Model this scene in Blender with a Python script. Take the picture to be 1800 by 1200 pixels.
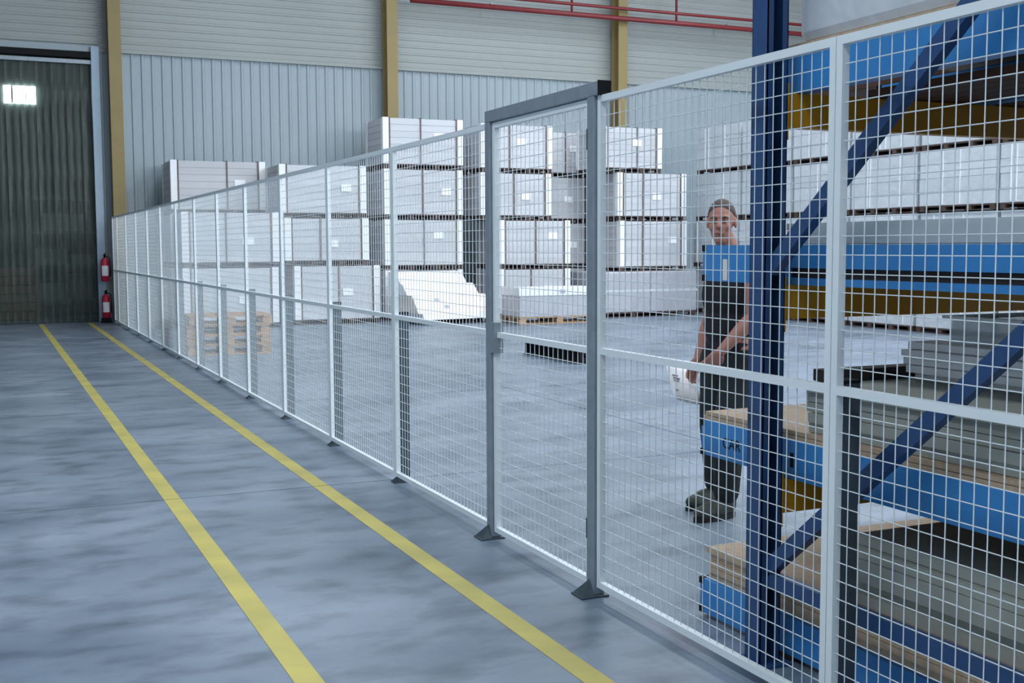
import bpy, bmesh, math, random
from mathutils import Vector, Matrix
random.seed(7)
S = bpy.context.scene
C = S.collection
for o in list(bpy.data.objects):
    bpy.data.objects.remove(o)

# ---------------------------------------------------------------- camera
FPX, TH, PI_, RO, HC = 2044.97, 0.4243, 0.0816, -0.0043, 1.5571
F = Vector((math.sin(TH)*math.cos(PI_), math.cos(TH)*math.cos(PI_), -math.sin(PI_)))
R0 = Vector((math.cos(TH), -math.sin(TH), 0)); U0 = R0.cross(F)
RR = R0*math.cos(RO) + U0*math.sin(RO); UU = U0*math.cos(RO) - R0*math.sin(RO)
cd = bpy.data.cameras.new('camera'); cam = bpy.data.objects.new('camera', cd); C.objects.link(cam)
cam.matrix_world = Matrix(((RR.x, UU.x, -F.x, 0), (RR.y, UU.y, -F.y, 0), (RR.z, UU.z, -F.z, HC), (0, 0, 0, 1)))
cd.sensor_width = 36; cd.lens = FPX*36/1800; cd.clip_end = 200; cd.clip_start = 0.05
S.camera = cam

# ---------------------------------------------------------------- world and lights
w = bpy.data.worlds.new('world'); S.world = w; w.use_nodes = True
w.node_tree.nodes['Background'].inputs[0].default_value = (0.62, 0.74, 0.90, 1)
w.node_tree.nodes['Background'].inputs[1].default_value = 0.3
S.view_settings.view_transform = 'Standard'; S.view_settings.look = 'None'
S.view_settings.gamma = 1.0; S.view_settings.use_curve_mapping = False
S.view_settings.exposure = 0.16
def area(name, loc, rot, sx, sy, power, col=(0.91, 0.96, 1.0)):
    l = bpy.data.lights.new(name, 'AREA'); l.shape = 'RECTANGLE'; l.size = sx; l.size_y = sy
    l.energy = power; l.color = col
    o = bpy.data.objects.new(name, l); C.objects.link(o); o.location = loc; o.rotation_euler = rot
    return o
SKY = [(-3.0, -7.0, 8.0, 450), (5.4, -7.0, 23.0, 430), (11.5, -7.0, 23.0, 860), (17.6, -7.0, 23.0, 1050)]   # roof lights: x, y0, y1, watts
for x, ya, yb, p in SKY:
    area('roof_light_lamp', (x, (ya+yb)/2, 9.38), (0, 0, 0), 1.5, yb-ya, p)
# daylight through the window band of the end wall behind the camera
area('window_band_lamp', (14.0, -9.8, 5.6), (math.radians(90), 0, 0), 20.0, 3.6, 1500)

# ---------------------------------------------------------------- helpers
def lin(c):
    c = c/255.0
    return c/12.92 if c <= 0.04045 else ((c+0.055)/1.055)**2.4
def rgb(r, g, b): return (lin(r), lin(g), lin(b), 1)

MATS = {}
def mat(name, col, rough=0.6, metal=0.0, var=0.0, nscale=6.0, bump=0.0, bscale=40.0, objvar=0.0, spec=0.5, stretch=None, col2=None):
    if name in MATS: return MATS[name]
    m = bpy.data.materials.new(name); m.use_nodes = True
    nt = m.node_tree; b = nt.nodes['Principled BSDF']
    b.inputs['Roughness'].default_value = rough; b.inputs['Metallic'].default_value = metal
    b.inputs['Specular IOR Level'].default_value = spec
    tc = nt.nodes.new('ShaderNodeTexCoord'); mp = nt.nodes.new('ShaderNodeMapping')
    nt.links.new(tc.outputs['Object'], mp.inputs[0])
    if stretch: mp.inputs['Scale'].default_value = stretch
    n = nt.nodes.new('ShaderNodeTexNoise'); n.inputs['Scale'].default_value = nscale; n.inputs['Detail'].default_value = 5
    nt.links.new(mp.outputs[0], n.inputs['Vector'])
    cr = nt.nodes.new('ShaderNodeValToRGB')
    d = col2 if col2 else tuple(c*(1-var) for c in col[:3])+(1,)
    cr.color_ramp.elements[0].position = 0.33; cr.color_ramp.elements[1].position = 0.67
    cr.color_ramp.elements[0].color = d; cr.color_ramp.elements[1].color = col
    nt.links.new(n.outputs['Fac'], cr.inputs[0])
    out = cr.outputs[0]
    if objvar:
        oi = nt.nodes.new('ShaderNodeObjectInfo'); mr = nt.nodes.new('ShaderNodeMapRange')
        mr.inputs['To Min'].default_value = 1-objvar; mr.inputs['To Max'].default_value = 1+objvar*0.3
        nt.links.new(oi.outputs['Random'], mr.inputs['Value'])
        mx = nt.nodes.new('ShaderNodeVectorMath'); mx.operation = 'SCALE'
        nt.links.new(out, mx.inputs[0]); nt.links.new(mr.outputs[0], mx.inputs['Scale'])
        out = mx.outputs[0]
    nt.links.new(out, b.inputs['Base Color'])
    if bump:
        n2 = nt.nodes.new('ShaderNodeTexNoise'); n2.inputs['Scale'].default_value = bscale
        nt.links.new(mp.outputs[0], n2.inputs['Vector'])
        bp = nt.nodes.new('ShaderNodeBump'); bp.inputs['Strength'].default_value = bump; bp.inputs['Distance'].default_value = 0.02
        nt.links.new(n2.outputs['Fac'], bp.inputs['Height']); nt.links.new(bp.outputs[0], b.inputs['Normal'])
    MATS[name] = m
    return m

def emit(name, col, s):
    m = bpy.data.materials.new(name); m.use_nodes = True; nt = m.node_tree
    b = nt.nodes['Principled BSDF']; b.inputs['Base Color'].default_value = col
    b.inputs['Emission Color'].default_value = col; b.inputs['Emission Strength'].default_value = s
    return m

class MB:
    def __init__(s): s.v = []; s.f = []
    def box(s, x0, x1, y0, y1, z0, z1, M=None):
        n = len(s.v)
        p = [(x0,y0,z0),(x1,y0,z0),(x1,y1,z0),(x0,y1,z0),(x0,y0,z1),(x1,y0,z1),(x1,y1,z1),(x0,y1,z1)]
        if M: p = [tuple(M @ Vector(q)) for q in p]
        s.v += p
        s.f += [tuple(n+i for i in q) for q in ((0,3,2,1),(4,5,6,7),(0,1,5,4),(1,2,6,5),(2,3,7,6),(3,0,4,7))]
        return s
    def tube(s, pts, radii, n=8, cap=True):
        pts = [Vector(p) for p in pts]
        if not hasattr(radii, '__len__'): radii = [radii]*len(pts)
        base = len(s.v); ref = None
        for i, p in enumerate(pts):
            d = (pts[min(i+1, len(pts)-1)]-pts[max(i-1, 0)]).normalized()
            if ref is None: ref = Vector((0,0,1)) if abs(d.z) < 0.9 else Vector((1,0,0))
            u = d.cross(ref).normalized(); v = d.cross(u).normalized()
            for k in range(n):
                a = 2*math.pi*k/n
                s.v.append(tuple(p+(u*math.cos(a)+v*math.sin(a))*radii[i]))
        for i in range(len(pts)-1):
            for k in range(n):
                a = base+i*n+k; b = base+i*n+(k+1) % n
                s.f.append((a, b, b+n, a+n))
        if cap:
            s.f.append(tuple(base+k for k in range(n))[::-1])
            e = base+(len(pts)-1)*n; s.f.append(tuple(e+k for k in range(n)))
        return s
    def lathe(s, c, prof, n=20):
        c = Vector(c); base = len(s.v)
        for r, z in prof:
            for k in range(n):
                a = 2*math.pi*k/n; s.v.append((c.x+r*math.cos(a), c.y+r*math.sin(a), c.z+z))
        for i in range(len(prof)-1):
            for k in range(n):
                a = base+i*n+k; b = base+i*n+(k+1) % n
                s.f.append((a, b, b+n, a+n))
        s.f.append(tuple(base+k for k in range(n))[::-1])
        e = base+(len(prof)-1)*n; s.f.append(tuple(e+k for k in range(n)))
        return s
    def prism(s, poly, axis, a0, a1):
        """extrude a 2-D polygon along axis 'x','y' or 'z'"""
        n = len(s.v); k = len(poly)
        for a in (a0, a1):
            for (p, q) in poly:
                s.v.append({'x': (a, p, q), 'y': (p, a, q), 'z': (p, q, a)}[axis])
        s.f.append(tuple(range(n, n+k))); s.f.append(tuple(range(n+k, n+2*k))[::-1])
        for i in range(k):
            j = (i+1) % k; s.f.append((n+i, n+k+i, n+k+j, n+j))
        return s
    def sphere(s, c, r, n=14, m=9, sc=(1,1,1), M=None):
        base = len(s.v); c = Vector(c)
        for i in range(1, m):
            t = math.pi*i/m
            for k in range(n):
                a = 2*math.pi*k/n
                q = Vector((r*sc[0]*math.sin(t)*math.cos(a), r*sc[1]*math.sin(t)*math.sin(a), r*sc[2]*math.cos(t)))
                if M: q = M @ q
                s.v.append(tuple(c+q))
        for d in (1, -1):
            q = Vector((0, 0, r*sc[2]*d))
            if M: q = M @ q
            s.v.append(tuple(c+q))
        top = len(s.v)-2; bot = top+1
        for i in range(m-2):
            for k in range(n):
                a = base+i*n+k; b = base+i*n+(k+1) % n
                s.f.append((a, a+n, b+n, b))
        for k in range(n):
            s.f.append((top, base+k, base+(k+1) % n))
            s.f.append((bot, base+(m-2)*n+(k+1) % n, base+(m-2)*n+k))
        return s
    def mesh(s, name, smooth=False):
        me = bpy.data.meshes.new(name); me.from_pydata(s.v, [], s.f)
        bm = bmesh.new(); bm.from_mesh(me); bmesh.ops.recalc_face_normals(bm, faces=bm.faces); bm.to_mesh(me); bm.free()
        if smooth:
            for p in me.polygons: p.use_smooth = True
        return me
    def build(s, name, m, parent=None, smooth=False, bevel=0):
        o = put(name, s.mesh(name, smooth), m, parent)
        if bevel:
            b = o.modifiers.new('bevel', 'BEVEL'); b.width = bevel; b.segments = 2; b.limit_method = 'ANGLE'
        return o
def put(name, me, m=None, parent=None, loc=None, rz=None):
    o = bpy.data.objects.new(name, me); C.objects.link(o)
    if m is not None and not me.materials: me.materials.append(m)
    if parent: o.parent = parent
    if loc: o.location = loc
    if rz is not None: o.rotation_euler = (0, 0, rz)
    return o
def tag(o, label=None, cat=None, group=None, kind=None):
    if label: o['label'] = label
    if cat: o['category'] = cat
    if group: o['group'] = group
    if kind: o['kind'] = kind
    return o
def thing(name, label, cat, loc=(0,0,0), rz=0, group=None):
    o = bpy.data.objects.new(name, None); C.objects.link(o); o.empty_display_size = 0.1
    o.location = loc; o.rotation_euler = (0, 0, rz)
    return tag(o, label, cat, group)
def struct(o): o['kind'] = 'structure'; return o
B = lambda *a: MB().box(*a)

# ---------------------------------------------------------------- materials
def concrete():
    m = bpy.data.materials.new('polished_concrete'); m.use_nodes = True; nt = m.node_tree; b = nt.nodes['Principled BSDF']
    tc = nt.nodes.new('ShaderNodeTexCoord')
    g = nt.nodes.new('ShaderNodeNewGeometry')
    def noise(sc, det, stretch=(1,1,1)):
        mp = nt.nodes.new('ShaderNodeMapping'); mp.inputs['Scale'].default_value = stretch
        nt.links.new(g.outputs['Position'], mp.inputs[0])
        n = nt.nodes.new('ShaderNodeTexNoise'); n.inputs['Scale'].default_value = sc; n.inputs['Detail'].default_value = det
        nt.links.new(mp.outputs[0], n.inputs['Vector']); return n
    n1 = noise(0.9, 6, (0.8, 1.3, 1)); n2 = noise(3.8, 8, (0.8, 1.3, 1)); n3 = noise(1.6, 5, (0.8, 1.5, 1))
    r1 = nt.nodes.new('ShaderNodeValToRGB')
    r1.color_ramp.elements[0].position = 0.30; r1.color_ramp.elements[0].color = rgb(94, 110, 128)
    r1.color_ramp.elements[1].position = 0.72; r1.color_ramp.elements[1].color = rgb(146, 159, 176)
    nt.links.new(n1.outputs['Fac'], r1.inputs[0])
    r2 = nt.nodes.new('ShaderNodeValToRGB')
    r2.color_ramp.elements[0].position = 0.28; r2.color_ramp.elements[0].color = (0.34, 0.36, 0.39, 1)
    r2.color_ramp.elements[1].position = 0.52; r2.color_ramp.elements[1].color = (1, 1, 1, 1)
    nt.links.new(n2.outputs['Fac'], r2.inputs[0])
    mx = nt.nodes.new('ShaderNodeMix'); mx.data_type = 'RGBA'; mx.blend_type = 'MULTIPLY'; mx.inputs['Factor'].default_value = 0.75
    nt.links.new(r1.outputs[0], mx.inputs['A']); nt.links.new(r2.outputs[0], mx.inputs['B'])
    nt.links.new(mx.outputs['Result'], b.inputs['Base Color'])
    mr = nt.nodes.new('ShaderNodeMapRange'); mr.inputs['To Min'].default_value = 0.26; mr.inputs['To Max'].default_value = 0.5
    nt.links.new(n3.outputs['Fac'], mr.inputs['Value']); nt.links.new(mr.outputs[0], b.inputs['Roughness'])
    bp = nt.nodes.new('ShaderNodeBump'); bp.inputs['Strength'].default_value = 0.05; bp.inputs['Distance'].default_value = 0.02
    nt.links.new(n2.outputs['Fac'], bp.inputs['Height']); nt.links.new(bp.outputs[0], b.inputs['Normal'])
    return m
M_floor = concrete()
M_joint = mat('joint_filler', rgb(58, 64, 72), 0.9, var=0.3)
M_clad = mat('ribbed_steel_cladding', rgb(158, 172, 180), 0.5, var=0.06, nscale=0.6)
M_cladu = mat('horizontal_steel_cladding', rgb(158, 164, 163), 0.5, var=0.07, nscale=0.5)
M_plain = mat('plain_wall', rgb(170, 180, 186), 0.8, var=0.05)
M_ceil = mat('roof_deck', rgb(150, 156, 160), 0.8, var=0.05)
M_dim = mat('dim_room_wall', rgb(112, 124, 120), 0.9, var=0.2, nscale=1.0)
M_col = mat('ochre_column_paint', rgb(148, 130, 84), 0.55, var=0.08, nscale=3)
M_frame = mat('pale_blue_door_frame', rgb(168, 190, 208), 0.5, var=0.05)
M_red = mat('red_pipe_paint', rgb(132, 48, 52), 0.45, var=0.1)
M_yel = mat('yellow_floor_paint', rgb(202, 188, 100), 0.55, nscale=3, col2=rgb(178, 168, 94), bump=0.05)
M_fence = mat('light_grey_powder_coat', rgb(234, 242, 245), 0.38, var=0.03)
M_wire = mat('light_grey_wire', rgb(228, 236, 240), 0.42, var=0.03)
M_galv = mat('galvanised_steel', rgb(152, 162, 172), 0.42, metal=0.25, var=0.15, nscale=14)
M_stub = mat('dark_galvanised_post', rgb(84, 96, 104), 0.5, metal=0.4, var=0.2, nscale=12)
M_black = mat('black_plastic', rgb(20, 21, 24), 0.75, spec=0.25)
M_up = mat('dark_blue_rack_paint', rgb(44, 78, 126), 0.4, var=0.1)
M_blue = mat('bright_blue_rack_paint', rgb(58, 138, 206), 0.42, var=0.1, nscale=3)
M_ora = mat('orange_yellow_rack_paint', rgb(208, 148, 26), 0.45, var=0.08)
M_wood = mat('pallet_wood', rgb(196, 158, 118), 0.8, var=0.3, nscale=3, stretch=(2, 12, 12), objvar=0.25)
M_woodp = mat('dark_pallet_wood', rgb(84, 68, 62), 0.85, var=0.3, nscale=4)
M_paper = mat('white_paper_ream', rgb(206, 208, 213), 0.55, var=0.05, nscale=2, objvar=0.10)
M_guard = mat('white_corner_board', rgb(246, 247, 250), 0.5, var=0.02)
M_strap = mat('brown_strap', rgb(104, 92, 88), 0.5, var=0.1)
M_label = mat('white_label', rgb(250, 252, 255), 0.4)
M_film = mat('clear_stretch_film_over_white', rgb(214, 220, 226), 0.18, var=0.10, nscale=3, bump=1.0, bscale=7, objvar=0.08)
M_filmg = mat('greyish_stretch_film', rgb(186, 188, 196), 0.2, var=0.10, nscale=4, bump=0.4, bscale=11)
M_chip = mat('chipboard', rgb(196, 172, 146), 0.8, var=0.18, nscale=40, objvar=0.1)
M_board = mat('grey_green_board', rgb(170, 174, 166), 0.7, var=0.15, nscale=5, objvar=0.12)
M_sheet = mat('white_sheet_board', rgb(248, 249, 252), 0.5, var=0.04, objvar=0.06)
M_cream = mat('cream_printed_carton', rgb(244, 234, 226), 0.6, var=0.06)
M_dwood = mat('dark_batten', rgb(52, 44, 40), 0.8, var=0.2)
M_fire = mat('fire_red', rgb(196, 36, 66), 0.3)
M_skin = mat('skin', rgb(186, 132, 116), 0.55, var=0.10, nscale=5)
M_hair = mat('cropped_grey_hair', rgb(96, 84, 78), 0.85, var=0.35, nscale=60)
M_shirt = mat('black_tank_top', rgb(30, 28, 36), 0.85, var=0.2, nscale=8)
M_trou = mat('dark_green_trousers', rgb(40, 46, 48), 0.85, var=0.3, nscale=8, bump=0.4, bscale=10)
M_shoe = mat('dark_olive_shoe', rgb(64, 70, 62), 0.6, var=0.25, nscale=10)
M_sole = mat('black_sole', rgb(26, 26, 28), 0.7)
M_eyew = mat('eye_white', rgb(150, 138, 130), 0.5)
M_iris = mat('eye_dark', rgb(36, 28, 24), 0.2)
M_lip = mat('lip', rgb(150, 92, 88), 0.5)
M_sheetp = mat('printed_paper', rgb(248, 250, 255), 0.6)
M_ink = mat('grey_ink', rgb(176, 180, 192), 0.6)
M_glass = mat('milky_roof_light', rgb(235, 242, 250), 0.4)
M_brown = mat('brown_cardboard', rgb(96, 66, 50), 0.8, var=0.2)
M_grey = mat('grey_steel_shelf', rgb(112, 124, 124), 0.6, var=0.15)
M_win = emit('daylit_window', (0.9, 0.97, 1.0, 1), 4.0)
M_roofl = emit('daylit_roof_light', (0.86, 0.94, 1.0, 1), 2.5)

def pvc():
    m = bpy.data.materials.new('smoky_pvc_strip'); m.use_nodes = True; nt = m.node_tree; b = nt.nodes['Principled BSDF']
    out = nt.nodes['Material Output']
    b.inputs['Base Color'].default_value = rgb(112, 126, 120); b.inputs['Roughness'].default_value = 0.28
    tc = nt.nodes.new('ShaderNodeTexCoord'); mp = nt.nodes.new('ShaderNodeMapping'); mp.inputs['Scale'].default_value = (6, 6, 0.9)
    nt.links.new(tc.outputs['Object'], mp.inputs[0])
    n = nt.nodes.new('ShaderNodeTexNoise'); n.inputs['Scale'].default_value = 2; n.inputs['Detail'].default_value = 4
    nt.links.new(mp.outputs[0], n.inputs['Vector'])
    mr = nt.nodes.new('ShaderNodeMapRange'); mr.inputs['From Min'].default_value = 0.3; mr.inputs['From Max'].default_value = 0.7
    mr.inputs['To Min'].default_value = 0.14; mr.inputs['To Max'].default_value = 0.40
    nt.links.new(n.outputs['Fac'], mr.inputs['Value'])
    t = nt.nodes.new('ShaderNodeBsdfTransparent'); t.inputs[0].default_value = (0.80, 0.86, 0.83, 1)
    mx = nt.nodes.new('ShaderNodeMixShader')
    nt.links.new(mr.outputs[0], mx.inputs[0]); nt.links.new(t.outputs[0], mx.inputs[1]); nt.links.new(b.outputs[0], mx.inputs[2])
    nt.links.new(mx.outputs[0], out.inputs['Surface'])
    return m
M_pvc = pvc()
def clearfilm():
    m = bpy.data.materials.new('clear_plastic'); m.use_nodes = True; nt = m.node_tree; b = nt.nodes['Principled BSDF']
    b.inputs['Base Color'].default_value = rgb(225, 235, 240); b.inputs['Roughness'].default_value = 0.12
    t = nt.nodes.new('ShaderNodeBsdfTransparent'); mx = nt.nodes.new('ShaderNodeMixShader'); mx.inputs[0].default_value = 0.45
    nt.links.new(t.outputs[0], mx.inputs[1]); nt.links.new(b.outputs[0], mx.inputs[2])
    nt.links.new(mx.outputs[0], nt.nodes['Material Output'].inputs['Surface'])
    return m
M_clear = clearfilm()

# ---------------------------------------------------------------- hall shell
XL, XR, YB, YF, ZC = -7.0, 25.0, 26.0, -10.0, 9.5
DX0, DX1, DZ = -2.4, 2.16, 5.58            # curtain doorway
floor = struct(B(XL, XR, YF, 34.2, -0.3, -0.012).build('floor', M_joint))
xs = [XL, -3.4, 5.2, 11.4, 17.6, XR]; ys = [YF, -5.4, -1.15, 3.1, 7.36, 11.6, 15.9, 20.1, 26.0, 34.2]
for i in range(len(xs)-1):
    for j in range(len(ys)-1):
        g = 0.006
        B(xs[i]+g, xs[i+1]-g, ys[j]+g, ys[j+1]-g, -0.3, 0.0).build('floor_slab', M_floor, floor)

wb = struct(MB().box(DX1, XR, YB+0.09, YB+0.3, 0, ZC).box(XL, DX0, YB+0.09, YB+0.3, 0, ZC).box(DX0, DX1, YB+0.09, YB+0.3, DZ, ZC).build('wall_back', M_plain))
def ribbed(x0, x1, z0, z1, vertical, pitch, depth):
    """trapezoid steel profile on the back wall, facing -y"""
    a0, a1 = (x0, x1) if vertical else (z0, z1)
    b0, b1 = (z0, z1) if vertical else (x0, x1)
    pr = []; a = a0
    while a < a1-1e-4:
        for fr, d in ((0, 0), (0.10, depth), (0.30, depth), (0.40, 0)):
            q = a+fr*pitch
            if q < a1: pr.append((q, d))
        a += pitch
    pr.append((a1, 0))
    m = MB()
    for q, d in pr:
        for e in (b0, b1):
            m.v.append((q, YB+0.06-d, e) if vertical else (e, YB+0.06-d, q))
    for i in range(len(pr)-1): m.f.append((2*i, 2*i+1, 2*i+3, 2*i+2))
    return m
ZJ = 5.66
CX = [2.605-6.0, 2.605, 8.605, 14.605, 20.605]
for i, (a, b) in enumerate(((DX1+0.16, 8.605), (8.605, 14.605), (14.605, 20.605), (20.605, XR))):
    ribbed(a, b, 0.0, ZJ, True, 0.21, 0.024).build('cladding_sheet', M_clad, wb)
    z = ZJ
    while z < ZC-0.1:
        ribbed(a, b, z, min(z+1.0, ZC), False, 0.166, 0.012).build('cladding_sheet', M_cladu, wb)
        z += 1.0
for a, b in ((XL, CX[0]), (CX[0], DX1+0.16)):
    ribbed(a, b, ZJ+0.12, ZC, False, 0.166, 0.012).build('cladding_sheet', M_cladu, wb)
ribbed(XL, DX0-0.16, 0, ZJ+0.12, True, 0.21, 0.024).build('cladding_sheet', M_clad, wb)
B(DX1+0.16, XR, YB-0.02, YB+0.06, ZJ-0.03, ZJ+0.02).build('joint_flashing', M_cladu, wb)
struct(B(XL-0.2, XL, YF, YB+0.3, 0, ZC).build('wall_left', M_plain))
struct(B(XR, XR+0.2, YF, YB+0.3, 0, ZC).build('wall_right', M_plain))
wf = struct(MB().box(XL, XR, YF-0.2, YF, 0, 3.7).box(XL, XR, YF-0.2, YF, 7.5, ZC).box(XL, 4.0, YF-0.2, YF, 3.7, 7.5).box(24.0, XR, YF-0.2, YF, 3.7, 7.5).build('wall_front', M_plain))
wn = struct(B(4.0, 24.0, YF-0.12, YF-0.08, 3.7, 7.5).build('window_1', M_win))
for k in range(1, 9): B(4.0+k*2.222-0.04, 4.0+k*2.222+0.04, YF-0.08, YF-0.02, 3.7, 7.5).build('mullion', M_frame, wn)
ce = struct(B(XL, XR, YF, YB+0.3, ZC, ZC+0.2).build('ceiling', M_ceil))
for x, ya, yb, p in SKY: B(x-0.8, x+0.8, ya, yb, ZC-0.05, ZC-0.01).build('roof_light', M_roofl, ce)

# door frame round the curtain
tr = struct(MB().box(DX1, DX1+0.16, YB-0.10, YB+0.3, 0, DZ+0.14).box(DX0-0.16, DX0, YB-0.10, YB+0.3, 0, DZ+0.14).build('trim_1', M_frame))
B(DX0, DX1, YB+0.0, YB+0.3, DZ+0.03, DZ+0.14).build('door_head', M_clad, tr)

# wall columns: H-sections standing in front of the cladding
for x in CX:
    k = {2.605: 0, 8.605: 1, 14.605: 2}.get(x)
    lab = ['ochre steel wall column beside the strip curtain doorway', 'ochre steel wall column behind the four-high stack with a sloping white heap in front', 'ochre steel wall column crossed by the red pipes'][k] if k is not None else None
    if k is None: continue
    t = thing('steel_column', lab, 'column', (x, 25.75, 0), 0, 'ochre columns along the cladding')
    B(-0.125, 0.125, -0.18, -0.155, 0.02, ZC).build('front_flange', M_col, t)
    B(-0.125, 0.125, 0.155, 0.18, 0.02, ZC).build('rear_flange', M_col, t)
    B(-0.01, 0.01, -0.155, 0.155, 0.02, ZC).build('web', M_col, t)
    B(-0.17, 0.17, -0.22, 0.2, 0, 0.02).build('base_plate', M_galv, t)

# red pipes
t = thing('red_pipework', 'two parallel red pipes running high along the cladding', 'pipe', (9.0, 25.42, 7.12))
MB().tube([(0,0,0.24), (XR-9.05,0,0.24)], 0.038, 10).build('upper_pipe', M_red, t, True)
MB().tube([(0,0,0), (XR-9.05,0,0)], 0.06, 10).build('lower_pipe', M_red, t, True)
for hx in (4.1, 7.05, 13.0): MB().tube([(hx, 0, 0), (hx, 0, ZC-7.12-0.01)], 0.03, 8).build('dropper', M_red, t, True)
for hx in (2.0, 8.6, 12.0): B(hx-0.02, hx+0.02, -0.02, 0.54, 0.06, 0.09).build('bracket', M_galv, t)

# ---------------------------------------------------------------- dim room behind the curtain
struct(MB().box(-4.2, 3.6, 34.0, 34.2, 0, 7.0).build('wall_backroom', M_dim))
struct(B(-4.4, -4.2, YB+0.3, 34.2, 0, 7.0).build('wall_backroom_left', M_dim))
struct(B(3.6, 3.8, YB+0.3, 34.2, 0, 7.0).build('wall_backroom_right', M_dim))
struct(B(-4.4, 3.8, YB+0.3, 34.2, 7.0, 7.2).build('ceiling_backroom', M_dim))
M_win2 = emit('bright_backroom_window', (0.9, 0.97, 1.0, 1), 14.0)
w2 = struct(B(0.62, 1.40, 33.95, 34.0, 5.40, 5.86).build('window_2', M_win2))
B(0.80, 0.84, 33.92, 33.95, 5.40, 5.86).build('mullion', M_dim, w2); B(1.15, 1.17, 33.92, 33.95, 5.40, 5.86).build('mullion', M_dim, w2)
t = thing('storage_rack', 'grey steel shelf rack seen dimly through the strip curtain', 'shelf', (1.75, 30.2, 0))
for x in (-0.75, 0.75):
    for y in (-0.35, 0.35): B(x-0.04, x+0.04, y-0.04, y+0.04, 0, 3.4).build('upright', M_grey, t)
for z in (0.25, 1.1, 1.9, 2.7): B(-0.79, 0.79, -0.39, 0.39, z, z+0.07).build('shelf', M_grey, t)
for i, (x, z, wd, h) in enumerate(((-0.35, 0.32, 0.6, 0.5), (0.36, 0.32, 0.5, 0.62), (-0.3, 1.17, 0.7, 0.45), (0.4, 1.17, 0.5, 0.3), (0.0, 1.97, 0.9, 0.5))):
    t = thing('storage_box', ['pale box on the bottom shelf of the dim rack', 'tall pale box on the bottom shelf of the dim rack', 'wide pale box on the middle shelf of the dim rack', 'small pale box on the middle shelf of the dim rack', 'wide box high on the dim rack'][i], 'box', (1.75+x, 30.2, z), 0, 'boxes on the dim rack')
    B(-wd/2, wd/2, -0.3, 0.3, 0, h*0.82).build('carton_body', M_board, t); B(-wd/2-0.01, wd/2+0.01, -0.31, 0.31, h*0.82, h).build('lid', M_grey, t)
t = thing('brown_crate', 'dark brown crate behind the strip curtain near the doorway middle', 'crate', (0.62, 27.6, 0))
for k in range(6): B(-0.42, 0.42, -0.42, 0.42, 0.02+k*0.19, 0.02+k*0.19+0.17).build('side_board', M_brown, t)
for x in (-0.4, 0.4): B(x-0.04, x+0.04, -0.45, 0.45, 0, 1.15).build('corner_post', M_brown, t)

# strip curtain
t = thing('strip_curtain', 'tall smoky PVC strip curtain hanging in the wide doorway', 'curtain', (0, YB+0.02, 0))
B(DX0, DX1, -0.09, 0.05, DZ-0.10, DZ+0.03).build('rail', M_black, t)
B(DX0, DX1, -0.07, -0.055, DZ-0.22, DZ-0.14).build('clamp_bar', M_galv, t)
sw = 0.20; m = MB()
for a in range(7):
    u = a/6-0.5
    for z in (0.015, DZ-0.12): m.v.append((u*sw, 0.02-0.07*u*u, z))
for a in range(6): m.f.append((2*a, 2*a+2, 2*a+3, 2*a+1))
sm = m.mesh('strip', True); k = 0; x = DX0+0.1
while x < DX1-0.05:
    put('strip', sm, M_pvc, t, (x, 0.03*(k % 2)+random.uniform(-0.006, 0.006), 0), random.uniform(-0.08, 0.08)); x += 0.145; k += 1

# fire extinguishers between the door frame and the fence end
def extinguisher(x, y, z, lab, hung):
    t = thing('fire_extinguisher', lab, 'extinguisher', (x, y, z), 0, 'extinguishers beside the doorway')
    MB().lathe((0,0,0), [(0.07,0), (0.082,0.012), (0.082,0.40), (0.07,0.45), (0.035,0.49), (0.03,0.50)]).build('cylinder', M_fire, t, True)
    MB().lathe((0,0,0.50), [(0.022,0), (0.022,0.05), (0.03,0.052), (0.03,0.07)]).build('valve', M_black, t, True)
    MB().tube([(0,-0.02,0.55), (0,-0.12,0.59), (0,-0.14,0.58)], 0.008, 6).build('lever', M_black, t)
    MB().tube([(0.03,0,0.53), (0.10,-0.02,0.48), (0.105,-0.03,0.25), (0.095,-0.04,0.10)], 0.012, 8).build('hose', M_black, t, True)
    m = MB(); n = 7
    for a in range(n):
        th = math.radians(-140+100*a/(n-1))
        for zz in (0.12, 0.33): m.v.append((0.084*math.cos(th), 0.084*math.sin(th), zz))
    for a in range(n-1): m.f.append((2*a, 2*a+2, 2*a+3, 2*a+1))
    m.build('label_sticker', M_label, t)
    if hung: MB().box(-0.03, 0.03, 0.08, 0.20, 0.42, 0.46).box(-0.03, 0.03, 0.08, 0.20, 0.05, 0.08).build('wall_bracket', M_black, t)
    return t
extinguisher(2.28, 25.70, 0.86, 'red fire extinguisher hung on the door frame, above the standing one', True)
extinguisher(2.28, 25.70, 0.10, 'red fire extinguisher standing on a black foot below the hung one', False)
tt = thing('extinguisher_stand', 'black foot under the lower fire extinguisher', 'stand', (2.28, 25.70, 0))
MB().box(-0.11, 0.11, -0.11, 0.11, 0, 0.03).box(-0.095, 0.095, -0.095, 0.095, 0.03, 0.10).build('foot_block', M_black, tt, False, 0.01)

# ---------------------------------------------------------------- yellow floor lines
def fline(x, lab):
    t = thing('floor_line', lab, 'floor marking', (x, 0, 0), 0, 'yellow walkway lines')
    for j in range(len(ys)-2):
        y0, y1 = ys[j]+0.006, ys[j+1]-0.006
        if y0 < -3: continue
        B(-0.05, 0.05, y0, min(y1, 25.75), 0.0, 0.0022).build('painted_stripe', M_yel, t)
fline(1.005, 'yellow painted walkway line farther from the mesh fence')
fline(1.947, 'yellow painted walkway line next to the mesh fence')

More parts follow.
